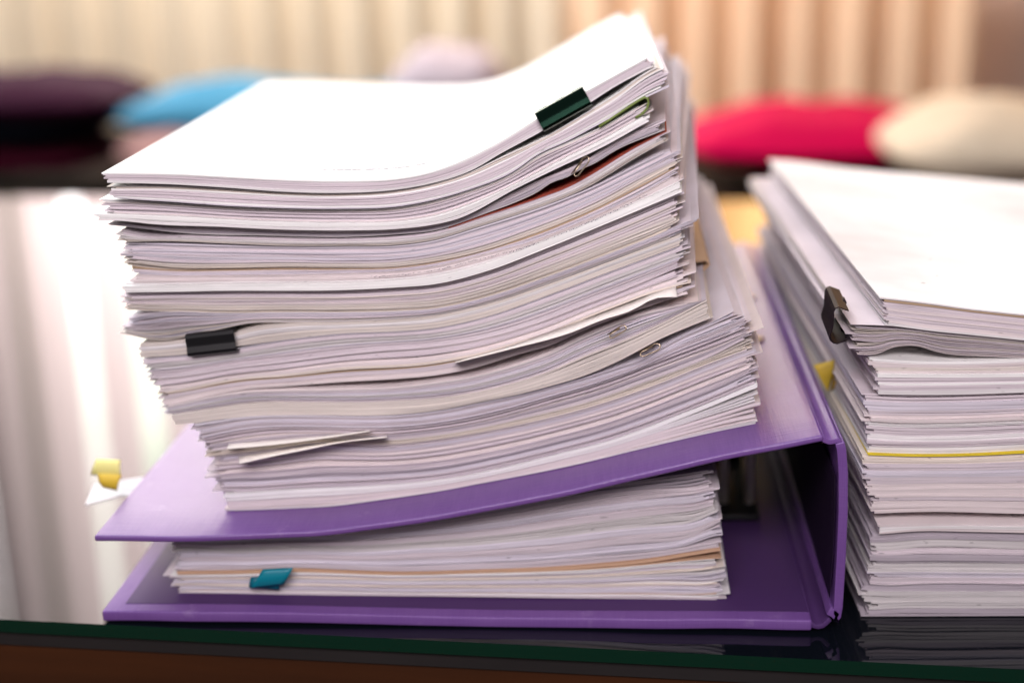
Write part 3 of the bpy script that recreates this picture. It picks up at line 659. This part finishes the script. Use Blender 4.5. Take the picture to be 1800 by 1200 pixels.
fb = sheets('divider_sheets', z1-.0001, z1b, 2, (xr(313, 1003), xr(313, 1006)), (xr(1262, 965), xr(1264, 975)), yb0-.0004, 0, 'tt', jit=.0003, fan=.2, gap=.97)
tag(fb, 'tan divider sheets between the two filed blocks of paper', 'divider', 'papers filed in the binder')
fb = sheets('filed_papers', z1b-.0001, zbot, 18, (xr(311, 1010), xr(320, 1053)), (xr(1266, 985), xr(1268, 1058)), yb0, 0, 'wmlcglmwcmlptwm', jit=.0010, fan=.5)
tag(fb, 'lower block of filed papers with pink cream layers resting on the binder board', 'papers', 'papers filed in the binder')

# sticky flags
def flag(name, label, pts, y0, mat, cat='sticky flag', k=0.0, n=6, marks=False, dys=None, x0=.2, group=None):
    W = [at_plane(a_, b_, y0+(dys[i] if dys else 0), k, x0) for i, (a_, b_) in enumerate(pts)]
    v = []; f = []
    for j in range(n+1):
        for i in range(n+1):
            s, t = i/n, j/n
            p = (W[0]*(1-s)+W[1]*s)*(1-t)+(W[3]*(1-s)+W[2]*s)*t
            p = p+np.array([0, -.0012*math.sin(t*3.14), 0]); v.append(tuple(p))
    f = [(j*(n+1)+i, j*(n+1)+i+1, (j+1)*(n+1)+i+1, (j+1)*(n+1)+i) for j in range(n) for i in range(n)]
    o = mesh(name, v, f, mat, None, True); sm = o.modifiers.new('s', 'SOLIDIFY'); sm.thickness = .00015
    return tag(o, label, cat, group), W
flag('sticky_flag', 'darker teal flag mostly covered on the filed papers', [(441, 1014), (494, 1012), (491, 1036), (438, 1032)], .0128, plain('dark_teal_film', (.0, .13, .19), .35))
flag('sticky_flag', 'brighter teal flag folded over the darker one', [(462, 1000), (516, 997), (498, 1027), (440, 1034)], .0108, TEAL)
# yellow flags on the paper corner that sticks out behind the binder, left
pz = .034
c0 = at_z(150, 886, .031); c1 = at_z(212, 862, .031); c2 = at_z(300, 800, .031); c3 = at_z(310, 880, .031); c4 = at_z(165, 850, .031)
v = [tuple(c0), tuple(c1-np.array([0, 0, .002])), tuple(c1+np.array([.09, .0, 0])), tuple(c4+np.array([.12, .05, 0])), tuple(c4)]
v2 = [(a_, b_, z_-.0008) for a_, b_, z_ in v]
o = mesh('loose_sheet', v+v2, [(0, 1, 2, 3, 4), (9, 8, 7, 6, 5), (0, 5, 6, 1), (1, 6, 7, 2), (2, 7, 8, 3), (3, 8, 9, 4), (4, 9, 5, 0)], WHITE)
tag(o, 'white sheet corner sticking out of the left side of the purple binder', 'sheet of paper')
yc = c0[1]
flag('sticky_flag', 'pale yellow flag standing on the white sheet corner at the far left', [(170, 806), (212, 808), (214, 838), (160, 834)], yc+.004, PALEYEL)
flag('sticky_flag', 'deeper yellow flag under the pale yellow one at the far left', [(172, 832), (214, 834), (206, 862), (180, 856)], yc+.002, YELLOW)

# ------------------------------------------------------------------ right stack
RX, RY = .2995, .0139; RK = math.tan(.0332); RR = .0332
def rz_(pts, dy=0): return zcurve(pts, RY+dy, RK, RX)
R0 = [(1550, 522), (1620, 530), (1700, 541), (1800, 552)]
R3 = [(1510, 570), (1560, 572), (1640, 582), (1720, 590), (1800, 598)]
R4 = [(1500, 622), (1530, 623), (1548, 620), (1565, 611), (1590, 607), (1616, 608), (1636, 615), (1656, 620), (1740, 626), (1800, 629)]
R4b = [(1505, 628), (1600, 634), (1700, 635), (1800, 631)]
R5 = [(1500, 656), (1544, 657), (1640, 658), (1800, 657)]
R6 = [(1520, 692), (1546, 693), (1660, 694), (1800, 690)]
R7 = [(1520, 797), (1613, 800), (1700, 799), (1800, 794)]
R7b = [(1520, 799.4), (1613, 802.4), (1700, 801.4), (1800, 796.8)]
R8 = [(1537, 903), (1613, 900), (1800, 903)]
R8b = [(1537, 922), (1613, 921), (1800, 922)]
R9 = [(1548, 938), (1613, 933), (1700, 934), (1800, 936)]
R10 = [(1522, 1082), (1650, 1087), (1800, 1091)]
GR = 'paper bundles of the right stack'
RIGHT = [
 (R0, R3, 13, (1552, 1560), .0, 'nmmpmpmpw', dict(jit=.0005, fan=.2), 'top bundle of the right stack with its blank white page'),
 (R3, R4, 13, (1502, 1506), .001, 'mbmpmbmp', dict(jit=.0008, fan=.7), 'fanned bundle arching over a dark hollow in the right stack'),
 (R4b, R5, 6, (1532, 1543), .0, 'wpbbp', dict(jit=.0004, fan=.25), 'cream bundle below the dark hollow in the right stack'),
 (R5, R6, 5, (1541, 1546), -.001, 'WmWmw', dict(jit=.0004, fan=.15), 'bundle with two bright white layers in the right stack'),
 (R6, R7, 17, (1519, 1528), .001, 'mlmpwmwmw', dict(jit=.0010, fan=.2), 'thick lilac and white bundle above the yellow sheet in the right stack'),
 (R7, R7b, 1, (1525, 1526), -.0005, 'y', dict(jit=.0001, fan=.05), 'single yellow sheet edge in the right stack'),
 (R7b, R8, 20, (1518, 1535), .0005, 'cmmlmpppmpp', dict(jit=.0008, fan=.15), 'pinkish ream below the yellow sheet in the right stack'),
 (R8b, R9, 3, (1543, 1549), -.002, 'pwp', dict(jit=.0003, fan=.3), 'thin protruding bundle under the open gap low in the right stack'),
 (R9, None, 24, (1534, 1522), .0, 'dgmdglmdggd', dict(jit=.0010, fan=.3), 'bottom block of the right stack standing on the glass, its grey partly painted shade'),  # darker tints partly carry the shade low on the stack
]
prev_top = np.full(len(G), .0004)
for idx in range(len(RIGHT)-1, -1, -1):
    T_, B_, N_, Lp, dy, tn, op, lab = RIGHT[idx]
    zt = rz_(T_, dy); zb = rz_(B_, dy) if B_ else prev_top.copy()
    zb = np.maximum(zb, prev_top+.00004); zt = np.maximum(zt, zb+.0003); prev_top = zt
    Bp = B_ or R10
    ym = lambda pts, px: np.interp(px, [p[0] for p in pts], [p[1] for p in pts])
    op['jit'] *= .7
    L = (at_plane(Lp[0], ym(T_, Lp[0]), RY+dy, RK, RX)[0], at_plane(Lp[1], ym(Bp, Lp[1]), RY+dy, RK, RX)[0])
    R = (L[0]+.209, L[1]+.209)
    o = sheets('paper_bundle', zt, zb, N_, L, R, RY+dy, RR, tn, x0=RX, **op)
    tag(o, lab, 'paper bundle', GR)
    if idx == 0: RT = zt
# clip on the left side of the right stack, spine facing left
Yk = min(np.linspace(.03, .2, 400), key=lambda q: abs(at_plane(1482, 548, q)[0]-(.2862-.033*(q-.014))))
c = at_plane(1482, 548, Yk); print('clip3', c)
clip('black clip biting the left side of the right stack', (c[0]-.004, c[1], c[2]-.001), (-.033, -1, 0), (0, 0, 1), .030, .0135, .004, plain('clip_black', (.012, .006, .010), .6, 0, .1))
# yellow flags on its left side
flag('sticky_flag', 'yellow flag with small marks at the left side of the right stack', [(1430, 641), (1467, 632), (1462, 664), (1455, 690)], .075, YELLOW)
o, W = flag('sticky_flag', 'brownish yellow flag tucked behind the sheet corner on the right stack', [(1464, 650), (1488, 645), (1484, 672), (1458, 688)], .08, plain('ochre_film', (.55, .36, .04), .5))
